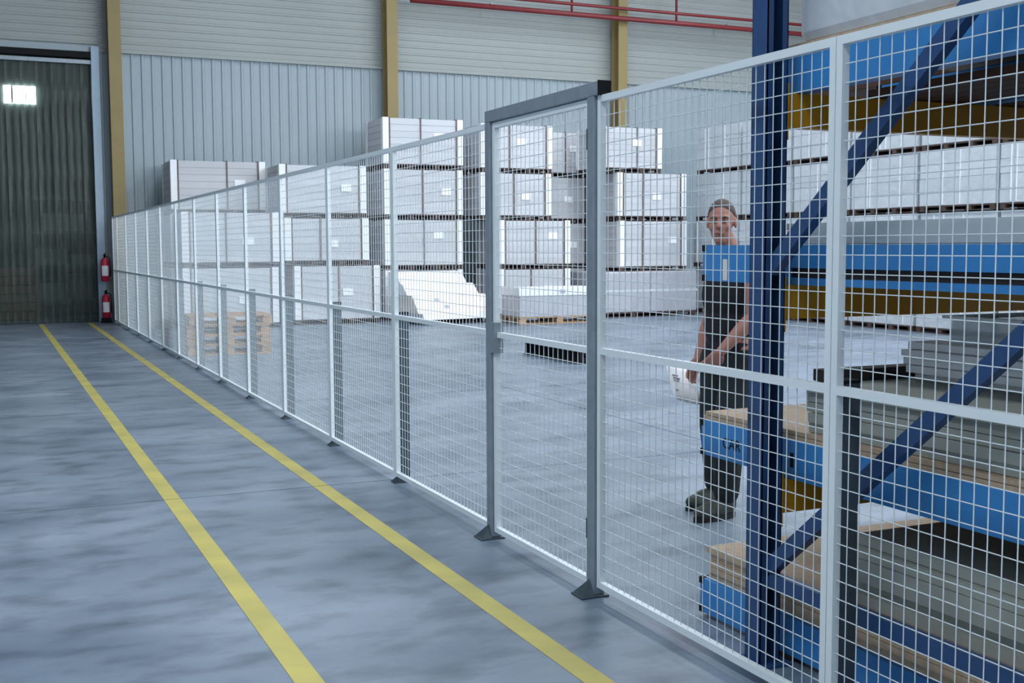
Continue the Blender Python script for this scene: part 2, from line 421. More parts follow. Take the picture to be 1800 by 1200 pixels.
# ---------------------------------------------------------------- mesh fence
FX, FH = 2.44, 2.2
def wire(m, a, b, r=0.0019): m.tube([a, b], r, 6, False)
PANELS = {}
def panel_meshes(W):
    key = round(W, 3)
    if key in PANELS: return PANELS[key]
    d = {}
    d['frame'] = MB().box(-0.014, 0.014, 0, 0.028, 0.045, FH).box(-0.014, 0.014, W-0.028, W, 0.045, FH).box(-0.014, 0.014, 0.028, W-0.028, 0.045, 0.073).box(-0.014, 0.014, 0.028, W-0.028, FH-0.028, FH).mesh('panel_frame')
    d['rail'] = B(-0.0135, 0.0135, 0.028, W-0.028, -0.014, 0.014).mesh('middle_rail')
    m = MB()
    n = int(round((W-0.056)/0.05)); p = (W-0.056)/n
    for k in range(1, n): wire(m, (-0.003, 0.028+k*p, 0.07), (-0.003, 0.028+k*p, FH-0.02))
    for z0, z1 in ((0.073, 1.086), (1.114, FH-0.028)):
        nn = int(round((z1-z0)/0.06)); q = (z1-z0)/nn
        for k in range(1, nn): wire(m, (0.001, 0.02, z0+k*q), (0.001, W-0.02, z0+k*q))
    d['mesh'] = m.mesh('wire_mesh')
    PANELS[key] = d
    return d
def fence_panel(root, y0, y1):
    W = y1-y0-0.004; d = panel_meshes(W)
    f = put('panel_frame', d['frame'], M_fence, root, (0, y0+0.002, 0))
    put('middle_rail', d['rail'], M_fence, f, (0, 0, 1.10))
    o = put('wire_mesh', d['mesh'], M_wire, f); o['kind'] = 'stuff'
YN, G1, G2, SP = 2.923, 4.504, 5.645, 1.583
posts = [G2+0.035+SP*k for k in range(13)]
# half-height posts bolted behind the joints
stubm = B(0, 0.065, -0.03, 0.03, 0.008, 1.12).mesh('post'); capm = B(-0.002, 0.067, -0.032, 0.032, 1.12, 1.13).mesh('post_cap')
platem = B(-0.045, 0.09, -0.045, 0.045, 0, 0.008).mesh('base_plate')
wedgem = MB().prism([(-0.045, 0.008), (0.0, 0.008), (0.0, 0.04)], 'y', -0.03, 0.03).mesh('foot_wedge')
def fpost(root, y):
    p = put('post', stubm, M_stub, root, (0.016, y, 0))
    put('post_cap', capm, M_black, p); put('base_plate', platem, M_stub, p); put('foot_wedge', wedgem, M_stub, p)
fa = thing('mesh_fence', 'short light grey mesh fence run in front of the blue rack', 'fence', (FX, 0, 0), 0, 'mesh fence runs either side of the gate')
fence_panel(fa, YN-SP, YN); fence_panel(fa, YN, G1-0.035); fpost(fa, YN)
fb = thing('mesh_fence', 'long light grey mesh fence run from the gate to the wall column', 'fence', (FX, 0, 0), 0, 'mesh fence runs either side of the gate')
for k in range(12): fence_panel(fb, posts[k], posts[k+1])
fence_panel(fb, posts[12], 25.50)
for k in range(1, 13): fpost(fb, posts[k])
# gate frame
t = thing('gate_frame', 'galvanised steel gate frame with overhead beam', 'gate frame', (FX, G1, 0))
L = G2-G1
for y, nm in ((0, 'gate_post'), (L, 'gate_post')):
    B(-0.03, 0.03, y-0.03, y+0.03, 0.008, 2.20).build(nm, M_galv, t, False, 0.004)
    f = MB().box(-0.095, 0.04, y-0.055, y+0.055, 0, 0.008)
    n = len(f.v); f.v += [(-0.09, y-0.05, 0.008), (-0.09, y+0.05, 0.008), (-0.031, y-0.05, 0.008), (-0.031, y+0.05, 0.008), (-0.031, y, 0.075)]
    f.f += [(n, n+2, n+4), (n+1, n+4, n+3), (n, n+4, n+1), (n+2, n+3, n+4), (n, n+1, n+3, n+2)]
    f.build('foot', M_stub, t)
B(-0.03, 0.03, -0.07, L+0.03, 2.20, 2.26).build('header_beam', M_galv, t, False, 0.004)
B(-0.032, 0.032, -0.075, -0.07, 2.198, 2.262).build('end_cap', M_black, t)
# gate leaf
gl = L-0.06-0.012
t = thing('mesh_gate', 'light grey wire mesh gate leaf inside the galvanised frame', 'gate', (FX, G1+0.036, 0))
dl = panel_meshes(gl)
put('gate_leaf_frame', dl['frame'], M_fence, t, (0, 0, -0.005)); put('middle_rail', dl['rail'], M_fence, t, (0, 0, 1.095))
o = put('wire_mesh', dl['mesh'], M_wire, t); o['kind'] = 'stuff'
for z in (0.30, 2.02):
    MB().tube([(-0.02, -0.008, z-0.045), (-0.02, -0.008, z+0.045)], 0.012, 10).build('hinge', M_stub, t)
MB().box(-0.03, 0.02, gl-0.05, gl+0.0, 1.0, 1.16).build('lock_box', M_galv, t)

# ---------------------------------------------------------------- pallet loads of white paper
def pallet_mesh(wd, dp):
    m = MB()
    for y in (-dp/2+0.05, 0, dp/2-0.05): m.box(-wd/2, wd/2, y-0.05, y+0.05, 0, 0.015)
    for x in (-wd/2+0.06, -wd/6, wd/6, wd/2-0.06):
        for y in (-dp/2+0.06, 0, dp/2-0.06): m.box(x-0.05, x+0.05, y-0.06, y+0.06, 0.015, 0.075)
    m.box(-wd/2, wd/2, -dp/2, dp/2, 0.075, 0.098)
    return m.mesh('pallet')
PM = {}
ORD = ['first', 'second', 'third', 'fourth', 'fifth', 'sixth']
def paper_load(x0, x1, yf, z0, z1, lab, group, dp=1.25, film=False, rz=0, label=True, layers=7):
    """a palletful of paper; yf is the front face, x0-x1 the width"""
    wd = round(x1-x0, 2); cx = (x0+x1)/2
    t = thing('paper_pallet', lab, 'pallet load', (cx, yf+dp/2, z0) if not rz else (x0, yf, z0), rz, group)
    if rz: wd = x1
    h = z1-z0
    key = (wd, dp)
    if key not in PM: PM[key] = pallet_mesh(wd-0.04, dp-0.04)
    put('pallet', PM[key], M_woodp, t)
    mm = M_film if film else M_paper
    lh = (h-0.112)/layers
    kl = (wd, dp, round(lh, 3))
    if kl not in PM:
        b = B(-wd/2+0.02, wd/2-0.02, -dp/2+0.02, dp/2-0.02, 0.004, lh-0.008)
        b.box(-wd/2+0.03, wd/2-0.03, -dp/2+0.03, dp/2-0.03, -0.008, 0.004)
        PM[kl] = b.mesh('layer')
    for k in range(layers):
        put('layer', PM[kl], mm, t, (random.uniform(-0.006, 0.006), random.uniform(-0.006, 0.006), 0.10+k*lh))
    if not film:
        kg = ('g', round(h, 2))
        if kg not in PM:
            PM[kg] = MB().box(0, 0.13, 0, 0.010, 0.10, h-0.006).box(0, 0.010, 0.010, 0.13, 0.10, h-0.006).mesh('corner_guard')
        for sx, sy, r in ((-1, -1, 0), (1, -1, math.pi/2), (1, 1, math.pi), (-1, 1, -math.pi/2)):
            put('corner_guard', PM[kg], M_guard, t, (sx*(wd/2-0.008), sy*(dp/2-0.008), 0), r)
        mid = random.uniform(-0.18, 0.1)*wd
        for sx in (-wd/2+0.155, mid, wd/2-0.16):
            e = 0.012; q = dp/2+0.001
            MB().box(sx-0.014, sx+0.014, -q, -q+e, 0.085, h-0.004).box(sx-0.014, sx+0.014, q-e, q, 0.085, h-0.004).box(sx-0.014, sx+0.014, -q, q, h-0.008, h-0.002).build('strap', M_strap, t)
        if label:
            lx = random.uniform(0.05, 0.3)*wd; lz = random.uniform(0.45, 0.7)*h
            B(lx-0.11, lx+0.11, -dp/2-0.002, -dp/2+0.021, lz-0.07, lz+0.07).build('paper_label', M_label, t)
    else:
        # loose edge of the stretch film
        for k in range(3):
            a = random.uniform(-0.4, 0.35)*wd
            B(a-0.004, a+0.004, -dp/2+0.004, -dp/2+0.024, 0.12, h-0.03).build('film_fold', M_guard, t)
    return t
LV = ['bottom', 'second', 'third', 'top']
def stack(levels, yf, where, group, dp=1.25, n=None):
    for i, (x0, x1, z0, z1) in enumerate(levels):
        k = i if n is None else n[i]
        nm = 'top' if k == len(levels)-1 and n is None else LV[k]
        lab = 'white paper load, %s, %s' % ({'bottom': 'on the floor', 'second': 'second from the floor', 'third': 'third from the floor', 'top': 'topmost'}[nm], where)
        paper_load(x0, x1, yf[i] if hasattr(yf, '__len__') else yf, z0, z1, lab, group, dp)
stack([(3.45, 5.40, 0, 1.16), (3.46, 5.41, 1.16, 2.24), (3.48, 5.42, 2.24, 3.34)], 24.46, 'stack against the wall nearest the strip curtain', 'paper loads along the back wall')
stack([(3.38, 5.22, 0, 1.18), (3.38, 5.24, 1.18, 2.24)], 22.55, 'in the stack only two high', 'paper loads in the front row')
stack([(5.62, 7.42, 0, 1.19), (5.48, 7.24, 1.19, 2.15), (5.40, 7.22, 2.15, 3.22)], [23.0, 23.15, 23.2], 'in the three-high stack beside the two-high one', 'paper loads in the front row')
stack([(7.68, 9.47, 0, 1.07), (7.68, 9.47, 1.07, 2.14), (7.68, 9.48, 2.14, 3.20), (7.67, 9.49, 3.20, 4.27)], 23.5, 'in the stack behind the skewed white sheets', 'paper loads in the front row')
stack([(10.12, 11.88, 0, 1.07), (10.14, 11.88, 1.07, 2.13), (9.76, 11.46, 2.13, 3.15), (9.77, 11.49, 3.15, 4.19)], [23.1, 23.1, 23.2, 23.2], 'in the stack behind the low pale pallet', 'paper loads in the front row')
stack([(12.83, 14.60, 1.00, 2.12), (12.78, 14.58, 2.12, 3.18), (12.41, 13.96, 3.18, 4.18)], [22.6, 22.6, 22.65], 'in the stack on the grey wrapped block', 'paper loads in the front row', n=[1, 2, 3])
stack([(11.50, 13.10, 0, 1.05), (11.50, 13.10, 1.05, 2.10), (11.50, 13.10, 2.10, 3.16), (11.50, 13.10, 3.16, 4.20)], 24.40, 'in the stack half hidden by the front row', 'paper loads along the back wall', 1.0)
# the wide grey wrapped block at the foot of the fifth stack
t = thing('wrapped_block', 'wide grey film-wrapped block on the floor under three paper loads', 'pallet load', (13.35, 22.95, 0))
put('pallet', pallet_mesh(2.40, 1.56), M_woodp, t)
B(-1.23, 0.02, -0.80, 0.80, 0.10, 0.992).build('load', M_filmg, t, False, 0.03); B(0.035, 1.23, -0.80, 0.80, 0.10, 0.996).build('load', M_filmg, t, False, 0.03)
B(-1.235, 1.235, -0.805, 0.805, 0.55, 0.60).build('film_band', M_film, t)
# row of film-wrapped loads down the right-hand side
for j in range(6):
    yc = 22.3-1.80*j
    nm = ORD[j]+' stack of the row from the wall'
    for i in range(4):
        z0 = 1.065*i
        paper_load(15.85+random.uniform(-0.04, 0.04), 1.74, yc, z0, z0+1.065, 'film-wrapped load, %s, %s' % (['on the floor', 'second from the floor', 'third from the floor', 'topmost'][i], nm), 'film-wrapped loads in the long row', 1.4, True, -math.pi/2, layers=4)

# sloping heap of white sheets
t = thing('white_sheet_heap', 'skewed heap of bright white sheet packs on a dark pallet', 'sheet stack', (8.65, 22.45, 0), math.radians(9))
put('pallet', pallet_mesh(1.7, 0.9), M_dwood, t)
for i, (x0, x1, y0, y1, z0, z1, mt) in enumerate(((-0.86, 0.86, -0.62, 0.5, 0.10, 0.22, M_sheet), (-0.95, 0.78, -0.56, 0.5, 0.222, 0.58, M_cream), (-1.02, 0.66, -0.22, 0.6, 0.582, 0.80, M_sheet), (-1.02, 0.54, 0.06, 0.6, 0.802, 1.04, M_sheet))):
    sl = 0.28 if i == 1 else (0.22 if i > 1 else 0.05)
    MB().prism([(y0, z0), (y1, z0), (y1, z1), (y0+sl, z1)], 'x', x0, x1).build('sheet_pack', mt, t, False, 0.008)
for x, v in ((-0.42, 0.75), (-0.25, 0.35)):
    zc = 0.222+0.358*v; yc = -0.56+0.28*v
    MB().prism([(yc-0.028, zc-0.03), (yc+0.02, zc-0.03), (yc+0.067, zc+0.03), (yc+0.019, zc+0.03)], 'x', x-0.05, x+0.05).build('printed_mark', M_ink, t)

def wood_pallet(name, lab, loc, rz=0, wd=1.2, dp=0.8, group=None):
    t = thing(name, lab, 'pallet', loc, rz, group)
    k = ('wp', wd, dp)
    if k not in PM:
        PM[k] = (B(-wd/2, wd/2, -0.05, 0.05, 0, 0.022).mesh('board'), B(-0.07, 0.07, -0.05, 0.05, 0, 0.078).mesh('block'), B(-0.05, 0.05, -dp/2, dp/2, 0, 0.022).mesh('stringer'))
    bd, bl, st_ = PM[k]
    for y in (-dp/2+0.05, 0, dp/2-0.05): put('bottom_board', bd, M_wood, t, (0, y, 0))
    for x in (-wd/2+0.07, 0, wd/2-0.07):
        for y in (-dp/2+0.05, 0, dp/2-0.05): put('block', bl, M_wood, t, (x, y, 0.022))
        put('stringer', st_, M_wood, t, (x, 0, 0.10))
    n = int(dp/0.13)
    for i in range(n): put('deck_board', bd, M_wood, t, (0, -dp/2+0.05+i*(dp-0.1)/(n-1), 0.122))
    return t
for i in range(4):
    wood_pallet('wooden_pallet', 'empty wooden pallet, %s of the low stack behind the fence' % ['lowest', 'second from below', 'third from below', 'uppermost'][i], (3.22+random.uniform(-0.02, 0.02), 17.5+random.uniform(-0.02, 0.02), i*0.1445), random.uniform(-0.03, 0.03), group='empty pallets behind the fence')
wood_pallet('wooden_pallet', 'pale wooden pallet under the low white load', (10.55, 21.45, 0), 0, 1.8, 0.9)
t = thing('low_white_load', 'low white load with a brighter lid on a pale wooden pallet', 'pallet load', (10.55, 21.45, 0.1445))
B(-0.89, 0.89, -0.44, 0.44, 0, 0.42).build('load', M_filmg, t, False, 0.01); B(-0.91, 0.91, -0.46, 0.46, 0.42, 0.58).build('lid', M_sheet, t, False, 0.01)
B(0.0, 0.12, -0.462, -0.458, 0.46, 0.54).build('printed_mark', M_ink, t)

# black slotted kerb on the open floor
t = thing('black_kerb', 'low black slotted plastic kerb lying on the open floor', 'kerb', (7.16, 14.4, 0))
B(-0.07, 0.07, -0.86, 0.86, 0, 0.03).build('base', M_black, t); B(-0.07, 0.07, -0.86, 0.86, 0.18, 0.21).build('top_bar', M_black, t)
for k in range(12): B(-0.06, 0.06, -0.86+k*0.151, -0.80+k*0.151, 0.03, 0.18).build('rib', M_black, t)
B(-0.02, 0.02, -0.86, 0.86, 0.09, 0.12).build('middle_bar', M_black, t)

# ---------------------------------------------------------------- blue pallet rack
RX, RY0, RY1 = 2.60, 3.49, 2.06
RTOP = 4.6
def upright_frame(x, lab, inward):
    t = thing('rack_upright', lab, 'rack', (x, 0, 0), 0, 'dark blue upright frames of the rack')
    for y, sgn in ((RY0, -1), (RY1, 1)):
        # open channel: web on the outer side, two flanges and lips
        m = MB()
        m.box(-0.045, 0.045, y-sgn*0.045-0.002, y-sgn*0.045+0.002, 0.01, RTOP)
        m.box(-0.045, -0.041, min(y-sgn*0.045, y+sgn*0.045), max(y-sgn*0.045, y+sgn*0.045), 0.01, RTOP)
        m.box(0.041, 0.045, min(y-sgn*0.045, y+sgn*0.045), max(y-sgn*0.045, y+sgn*0.045), 0.01, RTOP)
        m.box(-0.045, -0.02, y+sgn*0.041, y+sgn*0.045, 0.01, RTOP) if sgn > 0 else m.box(-0.045, -0.02, y-0.045, y-0.041, 0.01, RTOP)
        m.box(0.02, 0.045, y+sgn*0.041, y+sgn*0.045, 0.01, RTOP) if sgn > 0 else m.box(0.02, 0.045, y-0.045, y-0.041, 0.01, RTOP)
        m.build('post', M_up, t)
        B(-0.07, 0.08, y-0.08, y+0.08, 0, 0.01).build('foot_plate', M_up, t)
    def bar(y0, z0, y1, z1, nm):
        a = Vector((0, y0, z0)); b = Vector((0, y1, z1)); L_ = (b-a).length; ang = math.atan2(b.z-a.z, b.y-a.y)
        Mx = Matrix.Translation(a) @ Matrix.Rotation(ang, 4, 'X')
        MB().box(-0.02, 0.02, 0, L_, -0.028, 0.028, Mx).build(nm, M_up, t)
    bar(RY0-0.03, 0.36, RY1+0.03, 1.50, 'diagonal_brace')
    bar(RY0-0.03, 1.47, RY1+0.03, 2.63, 'diagonal_brace')
    bar(RY0-0.03, 2.63, RY1+0.03, 3.75, 'diagonal_brace')
    bar(RY0-0.03, 0.33, RY1+0.03, 0.33, 'strut'); bar(RY0-0.03, 4.3, RY1+0.03, 4.3, 'strut')
upright_frame(RX, 'dark blue braced upright frame of the rack next to the fence', 1)
upright_frame(RX+2.85, 'dark blue braced upright frame of the rack away from the fence', -1)
YTOP = [2.105, 1.412, 0.690]
for i, z in enumerate(YTOP):
    for y, wh in ((RY0, 'far'), (RY1, 'near')):
        t = thing('rack_beam', 'yellow rack crossbeam on the %s posts, %s level' % ('brace-foot' if wh == 'far' else 'brace-head', ['upper', 'middle', 'lower'][i]), 'rack beam', (RX, y, z), 0, 'yellow crossbeams of the rack')
        B(0.05, 2.80, -0.025, 0.025, -0.125, 0.0).build('beam_tube', M_ora, t, False, 0.004)
        for x in (0.047, 2.797): B(x-0.001, x+0.004, -0.045, 0.045, -0.17, 0.03).build('end_plate', M_ora, t)
BL = [(2.105, 'topmost'), (1.412, 'at eye height'), (0.690, 'at knee height'), (0.020, 'lowest, near the floor')]
def text_mesh(s, size):
    cu = bpy.data.curves.new('lettering', 'FONT'); cu.body = s; cu.size = size; cu.extrude = 0.0006
    o = bpy.data.objects.new('lettering', cu); C.objects.link(o)
    dg = bpy.context.evaluated_depsgraph_get(); me = bpy.data.meshes.new_from_object(o.evaluated_get(dg)); bpy.data.objects.remove(o)
    return me
for i, (z, wh) in enumerate(BL):
    for j, x in enumerate((2.70, 3.60, 4.50, 5.16)):
        h = 0.146
        lab = 'bright blue rail with black end corners, %s, %s' % (wh, ['next to the fence', 'second from the fence', 'third from the fence', 'farthest from the fence'][j])
        t = thing('blue_rail', lab, 'rail', (x, 0, z), 0, 'blue rails carried by the rack')
        y1, y0 = (4.06, 0.9) if i or j else (3.56, 0.9)
        if i == 1:
            MB().box(0, 0.06, 3.50, y1, 0, h).box(0, 0.06, y0, 3.50, 0.062, h).box(0, 0.06, y0, 3.50, 0, 0.026).build('rail_tube', M_blue, t)
            B(0.02, 0.055, y0+0.02, 3.50, 0.026, 0.062).build('dark_slot_backing', M_dwood, t)  # dark backing added so the open slot looks shaded inside
        else:
            B(0, 0.06, y0, y1, 0, h).build('rail_tube', M_blue, t, False, 0.003)
        for zz in (0, h-0.024):
            B(-0.002, 0.062, y1-0.026, y1+0.004, zz-0.001, zz+0.025).build('end_corner', M_black, t)
        if i == 3:
            for yy in (RY0, RY1, 1.0): B(0.0, 0.06, yy-0.05, yy+0.05, -0.02, 0).build('foot_block', M_dwood, t)
        if i == 1 and j == 0: B(-0.0015, 0, 3.885, 3.915, 0.005, 0.09).build('label_strip', M_cream, t)
        if i == 2 and j == 0:
            me = text_mesh('CAR', 0.062); o = put('lettering', me, M_black, t, (-0.001, 3.905, 0.05)); o.rotation_euler = (math.radians(90), 0, math.radians(-90))
            for yy in (3.53, 3.46): B(-0.001, 0, yy-0.01, yy+0.01, 0.045, 0.10).build('stencil_mark', M_black, t)
# ---- loads on the rack
def slabs(name, lab, cat, x0, x1, y0, y1, z0, z1, n, mt, part='board', jit=0.012, rz=0):
    t = thing(name, lab, cat, ((x0+x1)/2, (y0+y1)/2, z0), rz)
    wx, wy, h = (x1-x0)/2, (y1-y0)/2, (z1-z0)/n
    for k in range(n):
        a, b = random.uniform(-jit, jit), random.uniform(-jit, jit)
        B(-wx+a, wx+a, -wy+b, wy+b, k*h+0.0012, (k+1)*h-0.0012).build(part, mt, t)
    return t
# lowest level
z = 0.166
slabs('chipboard_stack', 'beige chipboard sheets on the lowest blue rails', 'board stack', 2.72, 5.20, 0.95, 4.03, z, 0.30, 5, M_chip)
slabs('grey_board_stack', 'grey-green boards piled on the chipboard of the lowest level', 'board stack', 2.77, 5.0, 0.9, 3.20, 0.30, 0.54, 6, M_board, jit=0.02)
# knee level
z = 0.836
slabs('chipboard_sheet', 'thin chipboard sheets on the knee-height blue rails', 'board stack', 2.71, 5.2, 0.95, 4.05, z, 0.872, 2, M_chip, jit=0.006)
slabs('grey_board_stack', 'grey-green boards stacked on the knee-height chipboard', 'board stack', 2.735, 4.9, 0.9, 3.42, 0.872, 1.06, 5, M_board, jit=0.012)
slabs('dark_batten', 'dark batten lying across the knee-height board stack', 'batten', 2.76, 3.45, 3.34, 3.42, 1.06, 1.105, 1, M_dwood, 'batten_bar', 0)
slabs('white_plate_pack', 'thin white plates on the knee-height board stack', 'plate stack', 3.10, 3.90, 2.60, 3.30, 1.06, 1.20, 5, M_sheet, 'plate', 0.03)
t = thing('clear_tray', 'clear plastic tray with a white rim on the thin white plates', 'tray', (3.45, 2.97, 1.20))
MB().box(-0.26, 0.26, -0.22, 0.22, 0, 0.01).box(-0.26, -0.25, -0.22, 0.22, 0.01, 0.09).box(0.25, 0.26, -0.22, 0.22, 0.01, 0.09).box(-0.25, 0.25, -0.22, -0.21, 0.01, 0.09).box(-0.25, 0.25, 0.21, 0.22, 0.01, 0.09).build('tray_body', M_clear, t)
MB().box(-0.28, 0.28, -0.24, -0.22, 0.085, 0.10).box(-0.28, 0.28, 0.22, 0.24, 0.085, 0.10).box(-0.28, -0.26, -0.22, 0.22, 0.085, 0.10).box(0.26, 0.28, -0.22, 0.22, 0.085, 0.10).build('rim', M_sheet, t)
# eye level
z = 1.558
slabs('wrapped_board_stack', 'film-wrapped greyish boards on the eye-height blue rails', 'board stack', 2.74, 5.1, 0.9, 3.56, z, 1.638, 3, M_board, jit=0.004)
t = thing('stretch_film', 'shiny stretch film over the eye-height boards', 'film', (2.735, 0, z))
B(-0.004, 0.0, 0.95, 3.52, 0.004, 0.078).build('film_skirt', M_clear, t)
# top level
z = 2.251
slabs('chipboard_sheet', 'thin chipboard under the big wrapped load on top of the rack', 'board stack', 2.71, 5.2, 0.95, 3.60, z, 2.285, 2, M_chip, jit=0.004)
t = thing('wrapped_load', 'big glossy film-wrapped white load on top of the rack', 'pallet load', (3.95, 2.27, 2.285))
B(-1.21, 1.15, -1.25, 1.25, 0, 0.95).build('load', M_film, t, False, 0.04)
for zz in (0.22, 0.45, 0.75): B(-1.212, 1.152, -1.252, 1.252, zz, zz+0.012).build('film_fold', M_film, t)

for a, b in ((3.05, 3.58), (3.68, 4.48)):
    t = thing('plank_deck', 'dark brown plank deck on the upper yellow crossbeams, %s' % ('next to the fence-side rail' if a < 3.5 else 'between the middle rails'), 'deck', ((a+b)/2, 2.75, 2.107))
    for k in range(5):
        wq = (b-a)/5; B(-(b-a)/2+k*wq+0.003, -(b-a)/2+(k+1)*wq-0.003, -0.72, 0.74, 0, 0.03).build('plank', M_brown, t)
t = thing('brown_carton', 'brown carton beside the big wrapped load on top of the rack', 'box', (4.05, 4.07, 2.253))
B(-0.42, 0.42, -0.45, 0.48, 0, 0.62).build('carton_body', M_brown, t, False, 0.008)
B(-0.425, 0.425, -0.02, 0.03, 0.3, 0.625).build('tape', M_chip, t)
for z0, z1, nm in ((0.545, 0.66, 'lowest'), (1.065, 1.27, 'knee-height'), (1.642, 1.96, 'eye-height')):  # out-of-view boards added to keep light out of the rack interior
    slabs('unseen_shading_boards', 'unseen brown boards added at the near end to shade the %s rack level' % nm, 'board stack', 3.05, 4.9, 0.9, 1.98, z0, z1, 4, M_brown, jit=0.01)
# ---------------------------------------------------------------- person
def remesh(mb, voxel, smooth=4):
    me = mb.mesh('tmp'); o = bpy.data.objects.new('tmp', me); C.objects.link(o)
    r = o.modifiers.new('r', 'REMESH'); r.mode = 'VOXEL'; r.voxel_size = voxel; r.use_smooth_shade = True
    s = o.modifiers.new('s', 'SMOOTH'); s.iterations = smooth; s.factor = 0.5
    dg = bpy.context.evaluated_depsgraph_get(); out = bpy.data.meshes.new_from_object(o.evaluated_get(dg))
    bpy.data.objects.remove(o); bpy.data.meshes.remove(me)
    for p in out.polygons: p.use_smooth = True
    return out
def limb(m, pts, n=14):
    """closed tapered chain with round joints: pts = (x, y, z, r)"""
    P_ = [Vector(p[:3]) for p in pts]; r = [p[3] for p in pts]
    for i in range(len(pts)):
        m.sphere(P_[i], r[i], n, 9)
    for i in range(len(pts)-1): m.tube([P_[i], P_[i+1]], [r[i], r[i+1]], n)
PX, PY = 3.93, 5.62
rzP = math.radians(-173)
per = thing('person', 'person in a black sleeveless top and dark trousers, holding a paper, behind the rack', 'person', (PX, PY, 0), rzP)
# joints (x forward, y left, z up)
hipL, hipR = (0.0, 0.10, 0.93), (0.0, -0.10, 0.93)
kneeL, kneeR = (0.12, 0.115, 0.51), (0.02, -0.11, 0.50)
ankL, ankR = (0.13, 0.12, 0.10), (-0.02, -0.13, 0.10)
shL, shR = (-0.01, 0.185, 1.425), (0.0, -0.155, 1.425)
elL, elR = (0.04, 0.235, 1.155), (-0.01, -0.185, 1.13)
wrL, wrR = (0.20, 0.15, 0.965), (0.06, -0.21, 0.89)
body = MB()
def E3(c, sx, sy, sz, M=None): body.sphere(c, 1.0, 18, 12, (sx, sy, sz), M)
E3((0, 0, 0.97), 0.115, 0.165, 0.15); E3((0.012, 0, 1.12), 0.11, 0.15, 0.16)
E3((0.012, 0, 1.28), 0.122, 0.172, 0.17); E3((-0.005, 0, 1.405), 0.095, 0.165, 0.085)
for s_, sh in ((1, shL), (-1, shR)): limb(body, [(0, 0.06*s_, 1.45, 0.065), (sh[0], sh[1]*0.95, sh[2]-0.005, 0.062)])
limb(body, [(-0.015, 0, 1.43, 0.072), (0.015, 0, 1.53, 0.058), (0.055, 0, 1.60, 0.058)])
for h_, k_, a_ in ((hipL, kneeL, ankL), (hipR, kneeR, ankR)):
    mid = [(k_[i]*0.65+a_[i]*0.35) for i in range(3)]
    limb(body, [h_+(0.092,), k_+(0.06,), (mid[0]-0.018, mid[1], mid[2], 0.054), a_+(0.036,)])
    limb(body, [a_+(0.03,), (a_[0]+0.08, a_[1], 0.05, 0.024), (a_[0]+0.15, a_[1], 0.042, 0.02)])
for sh, el, wr in ((shL, elL, wrL), (shR, elR, wrR)):
    mu = [sh[i]*0.55+el[i]*0.45 for i in range(3)]; mf = [el[i]*0.7+wr[i]*0.3 for i in range(3)]
    limb(body, [sh+(0.062,), (mu[0], mu[1], mu[2], 0.053), el+(0.042,), (mf[0], mf[1], mf[2], 0.045), wr+(0.028,)])
def hand(wr, d, palm_n, side, curl):
    """palm and five separate fingers; d = pointing direction, palm_n = palm normal, side = towards the thumb"""
    d = Vector(d).normalized(); pn = Vector(palm_n); pn = (pn-d*pn.dot(d)).normalized(); sd = d.cross(pn).normalized()*side
    w0 = Vector(wr); Mx = Matrix((sd, pn, d)).transposed()
    body.sphere(w0+d*0.048, 1.0, 14, 10, (0.041, 0.016, 0.056), Mx)
    for k, (off, ln) in enumerate(((0.030, 0.070), (0.010, 0.080), (-0.010, 0.074), (-0.030, 0.058))):
        p = w0+d*0.088+sd*off; dirv = d.copy(); pts = [tuple(p-d*0.02)+(0.0095,)]
        for seg, fr in enumerate((0.45, 0.32, 0.23)):
            dirv = (dirv+pn*curl*(0.5+0.4*seg)).normalized(); p = p+dirv*ln*fr; pts.append(tuple(p)+(0.0092-0.001*seg,))
        limb(body, pts, 8)
    p = w0+d*0.025+sd*0.030; q = p+(d*0.6+sd*0.65+pn*0.35).normalized()*0.040; r_ = q+(d*0.9+sd*0.1+pn*0.5).normalized()*0.034
    limb(body, [tuple(p)+(0.014,), tuple(q)+(0.011,), tuple(r_)+(0.0095,)], 8)
hand(wrL, (0.10, -0.12, -0.17), (-0.3, -0.9, 0.1), 1, 0.55)
hand(wrR, (0.09, -0.03, -0.20), (0.2, 0.95, 0.0), -1, 0.55)
# head, turned towards the left shoulder side
hy = math.radians(40)
HM = Matrix.Rotation(hy, 3, 'Z'); HC_ = Vector((0.075, 0.0, 1.690))
def H(x, y, z): return HC_+HM @ Vector((x, y, z))
E3(H(-0.012, 0, 0.03), 0.098, 0.076, 0.098, HM); E3(H(0.022, 0, -0.045), 0.070, 0.060, 0.080, HM)
E3(H(0.045, 0, -0.10), 0.034, 0.036, 0.026, HM); E3(H(0.070, 0, 0.028), 0.022, 0.054, 0.014, HM)
limb(body, [tuple(H(0.084, 0, 0.012))+(0.010,), tuple(H(0.104, 0, -0.026))+(0.0135,)], 8)
for s_ in (-1, 1):
    E3(H(0.094, 0.013*s_, -0.030), 0.010, 0.009, 0.008, HM); E3(H(-0.005, 0.079*s_, -0.005), 0.016, 0.010, 0.032, HM)
    E3(H(0.060, 0.042*s_, -0.030), 0.024, 0.022, 0.024, HM)
E3(H(0.083, 0, -0.064), 0.013, 0.025, 0.014, HM)
bo = put('body', remesh(body, 0.0052, 3), M_skin, per)
for s_ in (-1, 1):
    e = MB().sphere(H(0.078, 0.031*s_, 0.003), 0.0105, 12, 8).build('eye', M_eyew, per, True)
    MB().sphere(H(0.0875, 0.030*s_, 0.003), 0.0058, 10, 7).build('iris', M_iris, e, True)
    MB().tube([H(0.089, 0.014*s_, 0.022), H(0.091, 0.032*s_, 0.028), H(0.081, 0.052*s_, 0.020)], [0.004, 0.005, 0.003], 6).build('eyebrow', M_hair, per, True)
